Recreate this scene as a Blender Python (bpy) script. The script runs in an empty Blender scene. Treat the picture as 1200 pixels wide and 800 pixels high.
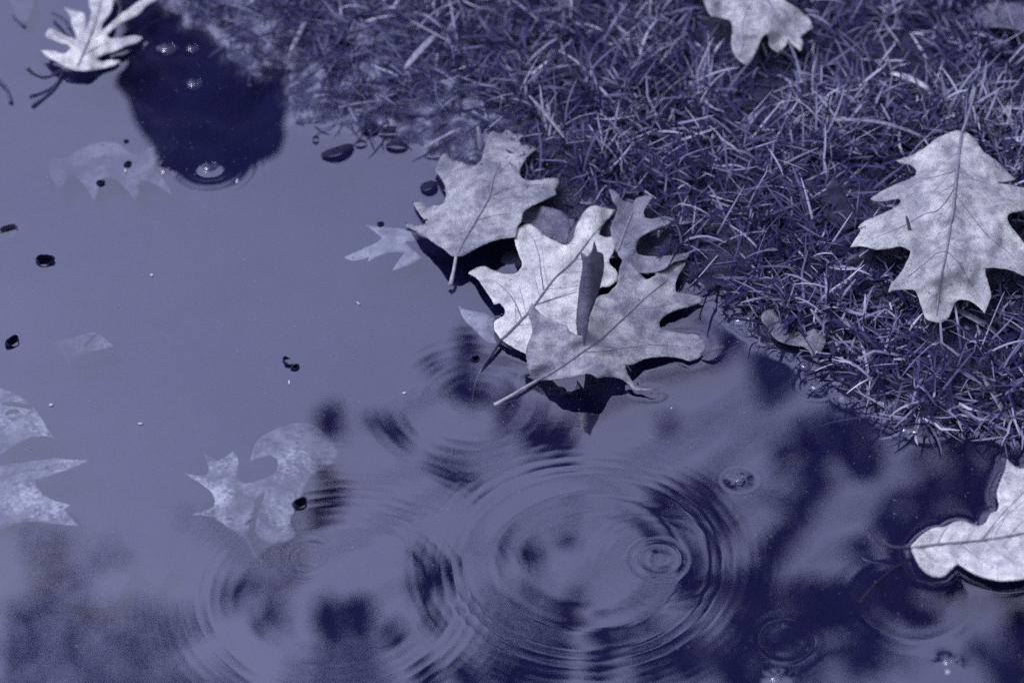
import bpy, math, random
import numpy as np
from mathutils import Vector, noise
from mathutils.geometry import delaunay_2d_cdt

random.seed(7)
rng = np.random.default_rng(7)
S = bpy.context.scene
COL = S.collection
R = math.radians

# ------------------------------------------------------------------ camera
ELEV = R(41.0); DIST = 2.0; LENS = 100.0
CAM = np.array([0.0, -DIST * math.cos(ELEV), DIST * math.sin(ELEV)])
FWD = np.array([0.0, math.cos(ELEV), -math.sin(ELEV)])
RGT = np.array([1.0, 0.0, 0.0])
UPV = np.array([0.0, math.sin(ELEV), math.cos(ELEV)])
cam_d = bpy.data.cameras.new("camera")
cam_d.lens = LENS; cam_d.sensor_width = 36.0
cam_d.clip_start = 0.05; cam_d.clip_end = 500
cam_d.dof.use_dof = True
cam_d.dof.focus_distance = 1.99
cam_d.dof.aperture_fstop = 4.5
cam = bpy.data.objects.new("camera", cam_d)
cam.location = CAM
cam.rotation_euler = (math.pi / 2 - ELEV, 0, 0)
COL.objects.link(cam)
S.camera = cam

# ------------------------------------------------------------------ world, sun, exposure
SUN_EL, SUN_AZ = R(60), R(-75)
w = bpy.data.worlds.new("World"); S.world = w; w.use_nodes = True
nt = w.node_tree; nt.nodes.clear()
sky = nt.nodes.new("ShaderNodeTexSky"); sky.sky_type = 'NISHITA'; sky.sun_disc = False
sky.sun_elevation = SUN_EL; sky.sun_rotation = SUN_AZ
sky.air_density = 1.0; sky.dust_density = 3.0; sky.ozone_density = 1.0
bw = nt.nodes.new("ShaderNodeRGBToBW")
tint = nt.nodes.new("ShaderNodeMix"); tint.data_type = 'RGBA'; tint.blend_type = 'MULTIPLY'
tint.inputs[0].default_value = 1.0
tint.inputs[7].default_value = (0.905, 0.963, 1.57, 1)
bg = nt.nodes.new("ShaderNodeBackground"); bg.inputs[1].default_value = 0.15
out = nt.nodes.new("ShaderNodeOutputWorld")
nt.links.new(sky.outputs[0], bw.inputs[0]); nt.links.new(bw.outputs[0], tint.inputs[6])
nt.links.new(tint.outputs[2], bg.inputs[0]); nt.links.new(bg.outputs[0], out.inputs[0])

sun_d = bpy.data.lights.new("sun", 'SUN'); sun_d.energy = 1.05; sun_d.angle = R(22)
sun_d.color = (0.97, 0.99, 1.0)
sun = bpy.data.objects.new("sun", sun_d); COL.objects.link(sun)
sun_dir = Vector((math.sin(SUN_AZ) * math.cos(SUN_EL), math.cos(SUN_AZ) * math.cos(SUN_EL), math.sin(SUN_EL)))
sun.rotation_euler = sun_dir.to_track_quat('Z', 'Y').to_euler()
sun.location = sun_dir * 10

S.view_settings.view_transform = 'Standard'; S.view_settings.look = 'None'
S.view_settings.exposure = 0.4; S.view_settings.gamma = 1.0
S.view_settings.use_curve_mapping = False
S.render.engine = 'CYCLES'
S.cycles.use_denoising = False
S.cycles.max_bounces = 8; S.cycles.transparent_max_bounces = 16
S.cycles.caustics_reflective = False; S.cycles.caustics_refractive = False

# ------------------------------------------------------------------ geometry helpers
def ray(px, py):
    x = (px - 600.0) / 1200.0 * 36.0 / LENS
    y = (400.0 - py) / 1200.0 * 36.0 / LENS
    return FWD + x * RGT + y * UPV

def at(px, py, z=0.0):
    """point of the photograph -> point on the level plane at height z"""
    d = ray(px, py)
    return CAM + d * ((z - CAM[2]) / d[2])

def at_xy(pts, z=0.0):
    return np.array([at(p[0], p[1], z)[:2] for p in pts])

def mirror_ray(px, py):
    p = at(px, py, 0.0); d = ray(px, py); d = d / np.linalg.norm(d)
    return p, np.array([d[0], d[1], -d[2]])

def vnoise(x, y, scale, seed=0):
    """smooth value noise in -1..1"""
    r = np.random.default_rng(1000 + seed); T = r.random((256, 256)) * 2 - 1
    u = np.asarray(x) / scale + 4096.3; v = np.asarray(y) / scale + 4096.7
    i = np.floor(u).astype(np.int64); j = np.floor(v).astype(np.int64)
    f = u - i; g = v - j; f = f * f * (3 - 2 * f); g = g * g * (3 - 2 * g)
    i0 = i % 256; i1 = (i + 1) % 256; j0 = j % 256; j1 = (j + 1) % 256
    return (T[i0, j0] * (1 - f) + T[i1, j0] * f) * (1 - g) + (T[i0, j1] * (1 - f) + T[i1, j1] * f) * g

def seg_dist(P, poly, closed=True):
    """distance from points P (n,2) to a polyline"""
    Q = np.asarray(poly, float); n = len(Q)
    best = np.full(len(P), 1e9)
    for a in range(n if closed else n - 1):
        A = Q[a]; B = Q[(a + 1) % n]; AB = B - A
        L2 = max(AB @ AB, 1e-14)
        t = np.clip(((P - A) @ AB) / L2, 0, 1)
        best = np.minimum(best, np.hypot(P[:, 0] - A[0] - t * AB[0], P[:, 1] - A[1] - t * AB[1]))
    return best

def inside(P, poly):
    Q = np.asarray(poly, float); n = len(Q); c = np.zeros(len(P), bool)
    x, y = P[:, 0], P[:, 1]
    for a in range(n):
        x1, y1 = Q[a]; x2, y2 = Q[(a + 1) % n]
        if y1 == y2: continue
        k = ((y1 > y) != (y2 > y)) & (x < (x2 - x1) * (y - y1) / (y2 - y1) + x1)
        c ^= k
    return c

def catmull(pts, step, closed=True):
    Q = [np.array(p, float) for p in pts]; n = len(Q); res = []
    kc = np.ones(n)                      # pointed corners keep no tangent, so lobe tips stay sharp
    for i in range(n if closed else 0):
        a = Q[i - 1] - Q[i]; b = Q[(i + 1) % n] - Q[i]; na, nb = np.linalg.norm(a), np.linalg.norm(b)
        if na > 0 and nb > 0 and a @ b / (na * nb) > -.4: kc[i] = .12
    for i in range(n if closed else n - 1):
        if closed:
            p0, p1, p2, p3 = Q[i - 1], Q[i], Q[(i + 1) % n], Q[(i + 2) % n]
        else:
            p1, p2 = Q[i], Q[i + 1]; p0 = Q[max(i - 1, 0)]; p3 = Q[min(i + 2, n - 1)]
        m = max(1, int(np.linalg.norm(p2 - p1) / step))
        for k in range(m):
            t = k / m
            m1 = (p2 - p0) * .5 * kc[i]; m2 = (p3 - p1) * .5 * kc[(i + 1) % n]
            res.append((2 * t ** 3 - 3 * t * t + 1) * p1 + (t ** 3 - 2 * t * t + t) * m1 + (3 * t * t - 2 * t ** 3) * p2 + (t ** 3 - t * t) * m2)
    if not closed: res.append(Q[-1])
    return np.array(res)

def mesh_np(name, V, F, mat=None, smooth=True, attrs=None):
    """mesh from numpy arrays; F is (m,3) or (m,4)"""
    V = np.asarray(V, np.float32); F = np.asarray(F, np.int32)
    me = bpy.data.meshes.new(name); k = F.shape[1]
    me.vertices.add(len(V)); me.vertices.foreach_set("co", V.ravel())
    me.loops.add(F.size); me.loops.foreach_set("vertex_index", F.ravel())
    me.polygons.add(len(F)); me.polygons.foreach_set("loop_start", np.arange(0, F.size, k, dtype=np.int32))
    me.update(calc_edges=True)
    me.polygons.foreach_set("use_smooth", np.full(len(F), smooth))
    if attrs:
        for nm, a in attrs.items():
            at_ = me.attributes.new(nm, 'FLOAT', 'POINT'); at_.data.foreach_set("value", np.asarray(a, np.float32))
    if mat: me.materials.append(mat)
    me.validate(); me.update()
    return me

def link(name, me, parent=None):
    o = bpy.data.objects.new(name, me); COL.objects.link(o)
    if parent: o.parent = parent
    return o

def tag(o, label, cat, group=None):
    o['label'] = label; o['category'] = cat
    if group: o['group'] = group
    return o

def thing(name, label, cat, loc=(0, 0, 0), group=None):
    o = bpy.data.objects.new(name, None); o.empty_display_size = 0.02
    COL.objects.link(o); o.location = loc
    return tag(o, label, cat, group)

def part(name, me, parent):
    """part whose mesh is in world coordinates: bring it into the parent's frame"""
    me.transform(__import__('mathutils').Matrix.Translation(-Vector(parent.location)))
    return link(name, me, parent)

def tube_arrays(P, rad, n=8):
    P = np.asarray(P, float); m = len(P); rad = np.broadcast_to(rad, (m,))
    T = np.gradient(P, axis=0); T /= np.linalg.norm(T, axis=1)[:, None] + 1e-12
    V = []; F = []
    up = np.array([0, 0, 1.0])
    if abs(T[0] @ up) > .9: up = np.array([1.0, 0, 0])
    for i in range(m):
        a = np.cross(T[i], up); a /= np.linalg.norm(a) + 1e-12; b = np.cross(a, T[i]); up = b
        for k in range(n):
            th = 2 * math.pi * k / n
            V.append(P[i] + rad[i] * (math.cos(th) * a + math.sin(th) * b))
    for i in range(m - 1):
        for k in range(n):
            F.append((i * n + k, i * n + (k + 1) % n, (i + 1) * n + (k + 1) % n, (i + 1) * n + k))
    c0 = len(V); V.append(P[0] - T[0] * rad[0] * .6); c1 = len(V); V.append(P[-1] + T[-1] * rad[-1] * .6)
    for k in range(n):
        F.append((c0, (k + 1) % n, k, k)); F.append((c1, (m - 1) * n + k, (m - 1) * n + (k + 1) % n, (m - 1) * n + (k + 1) % n))
    return np.array(V), F

def tube(name, P, rad, mat, n=8):
    V, F = tube_arrays(P, rad, n)
    me = bpy.data.meshes.new(name)
    me.from_pydata([tuple(v) for v in V], [], [tuple(dict.fromkeys(f)) for f in F])
    for p in me.polygons: p.use_smooth = True
    me.materials.append(mat); me.update()
    return me

# ------------------------------------------------------------------ materials
class NT:
    def __init__(s, name):
        s.m = bpy.data.materials.new(name); s.m.use_nodes = True; s.t = s.m.node_tree
        s.t.nodes.clear(); s.out = s.n('OutputMaterial')
    def n(s, kind, **kw):
        nd = s.t.nodes.new('ShaderNode' + kind)
        for k, v in kw.items(): setattr(nd, k, v)
        return nd
    def l(s, a, b): s.t.links.new(a, b)
    def noise(s, vec, scale, detail=4, rough=.55):
        nd = s.n('TexNoise'); nd.inputs['Scale'].default_value = scale
        nd.inputs['Detail'].default_value = detail; nd.inputs['Roughness'].default_value = rough
        if vec is not None: s.l(vec, nd.inputs['Vector'])
        return nd.outputs[0]
    def ramp(s, fac, stops):
        nd = s.n('ValToRGB'); e = nd.color_ramp.elements
        while len(e) < len(stops): e.new(.5)
        for k, (p, c) in enumerate(stops):
            e[k].position = p; e[k].color = (*c, 1) if len(c) == 3 else c
        s.l(fac, nd.inputs[0]); return nd.outputs[0]
    def mix(s, fac, a, b, mode='MIX'):
        nd = s.n('Mix'); nd.data_type = 'RGBA'; nd.blend_type = mode
        for sock, v in ((nd.inputs[0], fac), (nd.inputs[6], a), (nd.inputs[7], b)):
            if hasattr(v, 'is_linked'): s.l(v, sock)
            elif isinstance(v, tuple): sock.default_value = (*v, 1)
            else: sock.default_value = v
        return nd.outputs[2]
    def math(s, op, a, b=0.0):
        nd = s.n('Math', operation=op)
        for k, v in ((0, a), (1, b)):
            if hasattr(v, 'is_linked'): s.l(v, nd.inputs[k])
            else: nd.inputs[k].default_value = v
        return nd.outputs[0]
    def bump(s, h, strength, dist):
        nd = s.n('Bump'); nd.inputs['Strength'].default_value = strength; nd.inputs['Distance'].default_value = dist
        s.l(h, nd.inputs['Height']); return nd.outputs[0]
    def princ(s, col, rough=.5, spec=.5, normal=None):
        p = s.n('BsdfPrincipled')
        if hasattr(col, 'is_linked'): s.l(col, p.inputs['Base Color'])
        else: p.inputs['Base Color'].default_value = (*col, 1)
        if hasattr(rough, 'is_linked'): s.l(rough, p.inputs['Roughness'])
        else: p.inputs['Roughness'].default_value = rough
        p.inputs['Specular IOR Level'].default_value = spec
        if normal is not None: s.l(normal, p.inputs['Normal'])
        s.l(p.outputs[0], s.out.inputs[0]); return p

def leaf_material(name, lo, hi, spot, rough=.5, off=0.0, spec=.35, blotch=.5, veins=.5):
    m = NT(name); tc = m.n('TexCoord'); mp = m.n('Mapping'); mp.inputs['Location'].default_value = (off, off * .7, 0)
    m.l(tc.outputs['Object'], mp.inputs[0]); v = mp.outputs[0]
    big = m.noise(v, 22, 6, .62); mid = m.noise(v, 95, 6, .66); fine = m.noise(v, 1500, 3, .6)
    f = m.math('ADD', m.math('MULTIPLY', big, .42), m.math('MULTIPLY', mid, .53)); f = m.math('ADD', f, m.math('MULTIPLY', fine, .05))
    col = m.ramp(f, [(.43, lo), (.57, hi)])
    pat = m.ramp(m.noise(v, 14, 5, .65), [(.42, (0, 0, 0)), (.66, (1, 1, 1))])
    col = m.mix(m.math('MULTIPLY', pat, blotch * .9), col, tuple(.45 * a_ + .3 * b_ for a_, b_ in zip(lo, spot)))
    sp = m.noise(v, 60, 3, .7); spm = m.ramp(sp, [(.56, (0, 0, 0)), (.72, (1, 1, 1))])
    col = m.mix(m.math('MULTIPLY', spm, blotch), col, spot)
    sp2 = m.noise(v, 260, 2, .5); spm2 = m.ramp(sp2, [(.63, (0, 0, 0)), (.70, (1, 1, 1))])
    col = m.mix(m.math('MULTIPLY', spm2, blotch * .9), col, spot)
    sp3 = m.noise(v, 800, 3, .6); spm3 = m.ramp(sp3, [(.62, (0, 0, 0)), (.68, (1, 1, 1))])
    col = m.mix(m.math('MULTIPLY', spm3, blotch * .8), col, spot)
    vo = m.n('TexVoronoi', feature='DISTANCE_TO_EDGE'); vo.inputs['Scale'].default_value = 420
    wv = m.mix(.012, v, m.n('TexNoise').outputs[1], 'ADD'); m.l(wv, vo.inputs['Vector'])
    vm = m.ramp(vo.outputs[0], [(.0, (0, 0, 0)), (.12, (1, 1, 1))])
    col = m.mix(m.math('MULTIPLY', m.math('SUBTRACT', 1.0, vm), veins * .16), col, spot)
    h = m.math('ADD', m.math('MULTIPLY', vm, .08), m.math('ADD', m.math('MULTIPLY', mid, .9), m.math('MULTIPLY', fine, .08)))
    nrm = m.bump(h, 1.0, .0022)
    p = m.princ(col, m.ramp(mid, [(.3, (rough - .12,) * 3), (.7, (rough + .12,) * 3)]), spec, nrm)
    return m.m

PALE = leaf_material("leaf pale", (.27, .27, .27), (.58, .57, .50), (.11, .11, .14), .42, .3, blotch=.65)
BRIGHT = leaf_material("leaf bright", (.42, .415, .39), (.76, .745, .64), (.14, .14, .17), .42, 1.9, blotch=.42)
GREY = leaf_material("leaf grey", (.17, .17, .195), (.41, .405, .375), (.075, .075, .11), .42, 3.1, blotch=.36)
DULL = leaf_material("leaf dull", (.16, .16, .19), (.29, .29, .29), (.06, .06, .09), .4, 4.7)
DARKLEAF = leaf_material("leaf dark", (.05, .05, .085), (.15, .15, .18), (.025, .025, .055), .3, 6.1, spec=.5)
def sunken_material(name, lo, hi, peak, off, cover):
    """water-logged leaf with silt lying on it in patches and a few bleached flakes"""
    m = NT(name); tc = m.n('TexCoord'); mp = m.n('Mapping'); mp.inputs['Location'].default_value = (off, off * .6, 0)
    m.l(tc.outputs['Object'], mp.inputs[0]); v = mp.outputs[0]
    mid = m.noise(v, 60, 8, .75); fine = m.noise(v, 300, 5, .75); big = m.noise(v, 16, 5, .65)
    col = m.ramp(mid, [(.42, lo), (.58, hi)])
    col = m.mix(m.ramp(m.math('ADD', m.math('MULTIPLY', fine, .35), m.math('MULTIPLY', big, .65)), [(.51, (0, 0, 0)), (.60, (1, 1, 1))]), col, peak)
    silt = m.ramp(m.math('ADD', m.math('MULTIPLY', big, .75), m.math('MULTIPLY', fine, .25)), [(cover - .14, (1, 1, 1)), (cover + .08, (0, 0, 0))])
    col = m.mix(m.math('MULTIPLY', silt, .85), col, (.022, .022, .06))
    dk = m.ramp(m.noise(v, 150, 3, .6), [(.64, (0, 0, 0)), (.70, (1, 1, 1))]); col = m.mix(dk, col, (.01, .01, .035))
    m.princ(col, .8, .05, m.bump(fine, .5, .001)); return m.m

FOLD = leaf_material("leaf folded shaded side", (.09, .09, .12), (.19, .19, .215), (.06, .06, .09), .45, 5.3)  # darker copy of the grey leaf carries the upright lobe's shade
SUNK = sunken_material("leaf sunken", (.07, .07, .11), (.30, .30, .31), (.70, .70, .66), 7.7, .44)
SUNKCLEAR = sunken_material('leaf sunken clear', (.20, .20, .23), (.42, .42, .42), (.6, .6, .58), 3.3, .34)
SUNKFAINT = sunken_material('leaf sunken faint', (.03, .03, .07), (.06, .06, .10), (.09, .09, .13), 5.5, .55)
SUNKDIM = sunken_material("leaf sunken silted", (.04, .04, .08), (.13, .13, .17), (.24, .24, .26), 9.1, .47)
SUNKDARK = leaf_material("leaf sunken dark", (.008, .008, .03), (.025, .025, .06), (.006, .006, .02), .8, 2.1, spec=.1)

def simple_mat(name, lo, hi, rough=.5, scale=200, spec=.5, bump=.4):
    m = NT(name); tc = m.n('TexCoord')
    f = m.noise(tc.outputs['Object'], scale, 5, .6)
    m.princ(m.ramp(f, [(.35, lo), (.65, hi)]), rough, spec, m.bump(f, bump, .0015)); return m.m

UNDER = leaf_material('leaf shaded underside', (.02, .02, .045), (.05, .05, .08), (.012, .012, .03), .5, 8.3, spec=.2)  # near-black paints shade under the leaves; one dark leaf shares it
RIB = simple_mat("rib", (.12, .12, .15), (.22, .22, .23), .5, 300)
VEINF = simple_mat("fine vein", (.17, .17, .19), (.28, .28, .29), .5, 300)
RIBLIGHT = simple_mat("rib light", (.25, .25, .26), (.42, .41, .38), .5, 300)
RIBDARK = simple_mat("stalk dark", (.018, .018, .045), (.045, .045, .085), .35, 300)
SEED = simple_mat("seed husk", (.006, .006, .025), (.025, .025, .05), .75, 500, spec=.12, bump=1.0)
FLECK = simple_mat("pale fleck", (.35, .35, .38), (.6, .6, .6), .5, 400)
STRAW = simple_mat("straw", (.11, .11, .15), (.27, .27, .29), .45, 250)
STRAWB = simple_mat("bleached straw", (.32, .32, .34), (.62, .615, .58), .45, 250)
BARK = simple_mat("bark", (.006, .006, .018), (.022, .022, .04), .9, 25, spec=.1, bump=.9)
TREELEAF = simple_mat("tree foliage", (.012, .013, .035), (.03, .032, .065), .6, 20, .2)

def two_sided_fresnel(m, ior):
    """the Fresnel node inverts the index on back faces; undo that so light enters and leaves the thin sheet alike"""
    ge = m.n('NewGeometry'); mxv = m.n('Mix'); mxv.data_type = 'FLOAT'
    m.l(ge.outputs['Backfacing'], mxv.inputs[0]); mxv.inputs[2].default_value = ior; mxv.inputs[3].default_value = 1 / ior
    f = m.n('Fresnel'); m.l(mxv.outputs[0], f.inputs['IOR']); return f

FARLEAF = simple_mat("far foliage veil", (.10, .106, .19), (.15, .156, .26), .7, 6, .1)  # pale leaves of the added veil, so it dims only softly
m = NT("puddle water")
fr = two_sided_fresnel(m, 3.35)
tr = m.n('BsdfTransparent'); tr.inputs[0].default_value = (.86, .87, .92, 1)
gl = m.n('BsdfGlossy'); gl.inputs['Color'].default_value = (.98, .97, 1, 1); gl.inputs['Roughness'].default_value = 0.0
tc = m.n('TexCoord'); v = tc.outputs['Object']      # thin uneven film of dust and oil on the surface
film = m.math('ADD', m.math('MULTIPLY', m.noise(v, 1400, 2, .6), .72), m.math('ADD', m.math('MULTIPLY', m.noise(v, 7, 4, .6), .2), m.math('MULTIPLY', m.noise(v, 70, 3, .6), .08)))
m.l(m.ramp(film, [(.36, (.74, .745, .79)), (.64, (1, 1, 1))]), gl.inputs['Color'])
mx = m.n('MixShader'); m.l(fr.outputs[0], mx.inputs[0]); m.l(tr.outputs[0], mx.inputs[1]); m.l(gl.outputs[0], mx.inputs[2])
m.l(mx.outputs[0], m.out.inputs[0]); WATER = m.m

m = NT("bubble film")
fr = two_sided_fresnel(m, 1.8)
tr = m.n('BsdfTransparent'); tr.inputs[0].default_value = (.97, .97, .98, 1)
gl = m.n('BsdfGlossy'); gl.inputs['Roughness'].default_value = 0.02
mx = m.n('MixShader'); m.l(fr.outputs[0], mx.inputs[0]); m.l(tr.outputs[0], mx.inputs[1]); m.l(gl.outputs[0], mx.inputs[2])
m.l(mx.outputs[0], m.out.inputs[0]); BUBBLE = m.m

# ground: silted puddle bed below, wet mossy soil above (blend follows the shoreline attribute)
m = NT("ground soil"); tc = m.n('TexCoord'); v = tc.outputs['Object']
n1 = m.noise(v, 9, 5, .6); n2 = m.noise(v, 70, 4, .62); n3 = m.noise(v, 700, 2, .6)
bed = m.ramp(n1, [(.3, (.017, .018, .068)), (.7, (.028, .029, .09))])
bed = m.mix(m.ramp(n3, [(.66, (0, 0, 0)), (.8, (.35, .35, .35))]), bed, (.05, .05, .1))
soil = m.ramp(n2, [(.40, (.008, .008, .045)), (.5, (.05, .051, .10)), (.61, (.2, .205, .25))])
dry = m.ramp(n2, [(.32, (.004, .004, .025)), (.7, (.014, .014, .045))])
la = m.n('Attribute'); la.attribute_name = 'land'; lw = m.n('Attribute'); lw.attribute_name = 'lawn'
col = m.mix(la.outputs['Fac'], bed, m.mix(lw.outputs['Fac'], soil, dry))
hb = m.math('ADD', m.math('MULTIPLY', n2, 1.0), m.math('MULTIPLY', n3, .3))
p = m.princ(col, m.ramp(n2, [(.35, (.2,) * 3), (.65, (.5,) * 3)]), .5, m.bump(hb, .9, .006)); m.l(m.math('MULTIPLY', la.outputs['Fac'], .5), p.inputs['Specular IOR Level']); SOIL = m.m

m = NT("grass blades"); at_ = m.n('Attribute'); at_.attribute_name = 'tone'
al = m.n('Attribute'); al.attribute_name = 'along'
tc = m.n('TexCoord'); f = m.noise(tc.outputs['Object'], 350, 3)
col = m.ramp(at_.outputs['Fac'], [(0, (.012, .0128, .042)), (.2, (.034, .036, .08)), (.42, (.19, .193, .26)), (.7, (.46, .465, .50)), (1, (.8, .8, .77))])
col = m.mix(m.math('MULTIPLY', f, .45), col, (.04, .04, .14))
m.princ(col, .40, .22); GRASS = m.m

# ------------------------------------------------------------------ shoreline, ground, water
SHORE_PX = [(-300, -120), (-50, -90), (60, -60), (140, -20), (185, 12), (215, 30), (245, 35), (262, 58), (272, 85), (300, 88), (332, 85),
            (338, 110), (350, 125), (352, 142), (375, 150), (420, 152), (445, 158), (490, 165), (510, 185), (530, 205), (600, 235), (650, 250),
            (700, 275), (740, 310), (800, 338), (850, 352), (875, 372), (905, 395), (940, 410), (985, 425), (1000, 455), (1040, 478), (1080, 500),
            (1130, 492), (1200, 505), (1300, 515), (1500, 480)]
POOL = np.vstack([at_xy(SHORE_PX), [(1.2, -.2), (1.3, -.6), (.8, -1.0), (-.5, -1.05), (-1.2, -.8), (-1.5, .1)]])

def land_dist(P):
    d = seg_dist(P, POOL); return np.where(inside(P, POOL), -d, d)

def axis(lo, hi, step, far, grow=1.35):
    a = list(np.arange(lo, hi + step * .5, step))
    s = step; x = a[-1]
    while x < far: s *= grow; x += s; a.append(x)
    s = step; x = a[0]; pre = []
    while x > -far: s *= grow; x -= s; pre.append(x)
    return np.array(pre[::-1] + a)

def grid(xs, ys):
    X, Y = np.meshgrid(xs, ys); nx = len(xs); ny = len(ys)
    idx = np.arange(nx * ny).reshape(ny, nx)
    F = np.stack([idx[:-1, :-1], idx[:-1, 1:], idx[1:, 1:], idx[1:, :-1]], -1).reshape(-1, 4)
    return X.ravel(), Y.ravel(), F

def ground_z(x, y, sd):
    near = np.exp(-np.abs(sd) / .05)
    lump = vnoise(x, y, .018, 1) * .0055 + vnoise(x, y, .009, 2) * .003 + vnoise(x, y, .05, 3) * .005
    z = np.where(sd > 0, .020 * (1 - np.exp(-np.maximum(sd, 0) / .05)), -.034 * (1 - np.exp(np.minimum(sd, 0) / .045)))
    far = np.clip((np.hypot(x, y) - 3) / 30, 0, 1)
    return z + lump * (.35 + .65 * near) * np.where(sd > 0, 1, .5) + far * vnoise(x, y, 14, 5) * .6

xs = axis(-.62, .62, .0042, 120); ys = axis(-.72, .78, .0046, 120)
X, Y, F = grid(xs, ys)
P2 = np.stack([X, Y], 1); SD = land_dist(P2)
Z = ground_z(X, Y, SD)
landm = np.clip(.5 + (Z + .002) / .006, 0, 1)
# lawn mask: the bank left of the leaves is bare wet moss, the rest is turf
pxx = X / (1.35) * 1200 * 100 / 36 / 1.0
BARE = at_xy([(100, -60), (290, -60), (400, 20), (480, 70), (560, 150), (520, 230), (380, 180), (200, 60)])
db = seg_dist(P2, BARE); bare = np.where(inside(P2, BARE), -db, db)
lawn = np.clip(bare / .05, 0, 1)
g = link('ground', mesh_np('ground', np.stack([X, Y, Z], 1), F, SOIL, attrs={'land': landm, 'lawn': lawn}))
g['kind'] = 'structure'

# ------------------------------------------------------------------ leaves
FOOT = []       # (outline xy, mean height) of everything that lies on the grass
FLOATERS = []   # outlines (xy) at the water line, for the meniscus

def idw(ctrl, P):
    if callable(ctrl): return ctrl(P)
    C = np.array([c[:2] for c in ctrl], float); H = np.array([c[2] for c in ctrl], float)
    d2 = ((P[:, None, :] - C[None]) ** 2).sum(-1) + 60.0
    w_ = d2 ** -1.4
    return (w_ * H).sum(1) / w_.sum(1)

def blade_mesh(name, outline, ctrl, mat, veins=(), step=3.6, thick=.0005, seed=0, rag=.5, wave=.0012, quilt=.0007, curl=.0):
    """leaf blade: outline and height control points (cm) in photograph coordinates"""
    O = catmull(outline, 2.4)
    r = np.random.default_rng(seed + 50)
    O = O + r.normal(0, rag * .35, O.shape)
    lo = O.min(0); hi = O.max(0)
    gx = np.arange(lo[0], hi[0], step); gy = np.arange(lo[1], hi[1], step * .8)
    GX, GY = np.meshgrid(gx, gy); GX[1::2] += step / 2
    I = np.stack([GX.ravel(), GY.ravel()], 1) + r.normal(0, .3, (GX.size, 2))
    I = I[inside(I, O)]; I = I[seg_dist(I, O) > 1.5]
    n = len(O); pts = [Vector(p) for p in O] + [Vector(p) for p in I]
    res = delaunay_2d_cdt(pts, [], [list(range(n))], 1, 1e-4)
    P = np.array([tuple(p) for p in res[0]]); T = [f for f in res[2] if len(f) == 3]
    h = idw(ctrl, P) * .01
    if veins:
        dv = np.min([seg_dist(P, v, False) for v in veins], axis=0)
        h = h + quilt * np.clip(dv / 14, 0, 1)
    h = h + wave * vnoise(P[:, 0], P[:, 1], 22, seed) + wave * .45 * vnoise(P[:, 0], P[:, 1], 9, seed + 9)
    de = seg_dist(P, O)
    h = h + curl * np.exp(-de / 7) * (vnoise(P[:, 0], P[:, 1], 30, seed + 20) + .35)
    V = np.array([at(p[0], p[1], z) for p, z in zip(P, h)])
    # orient up
    tri = np.array(T); a, b, c = V[tri[:, 0]], V[tri[:, 1]], V[tri[:, 2]]
    nz = np.cross(b - a, c - a)[:, 2].sum()
    if nz < 0: tri = tri[:, ::-1]
    me = mesh_np(name, V, tri, mat)
    return me, O, ctrl

def solid(o, t, back=0):
    md = o.modifiers.new('thickness', 'SOLIDIFY'); md.thickness = t; md.offset = -1; md.material_offset = back

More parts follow.
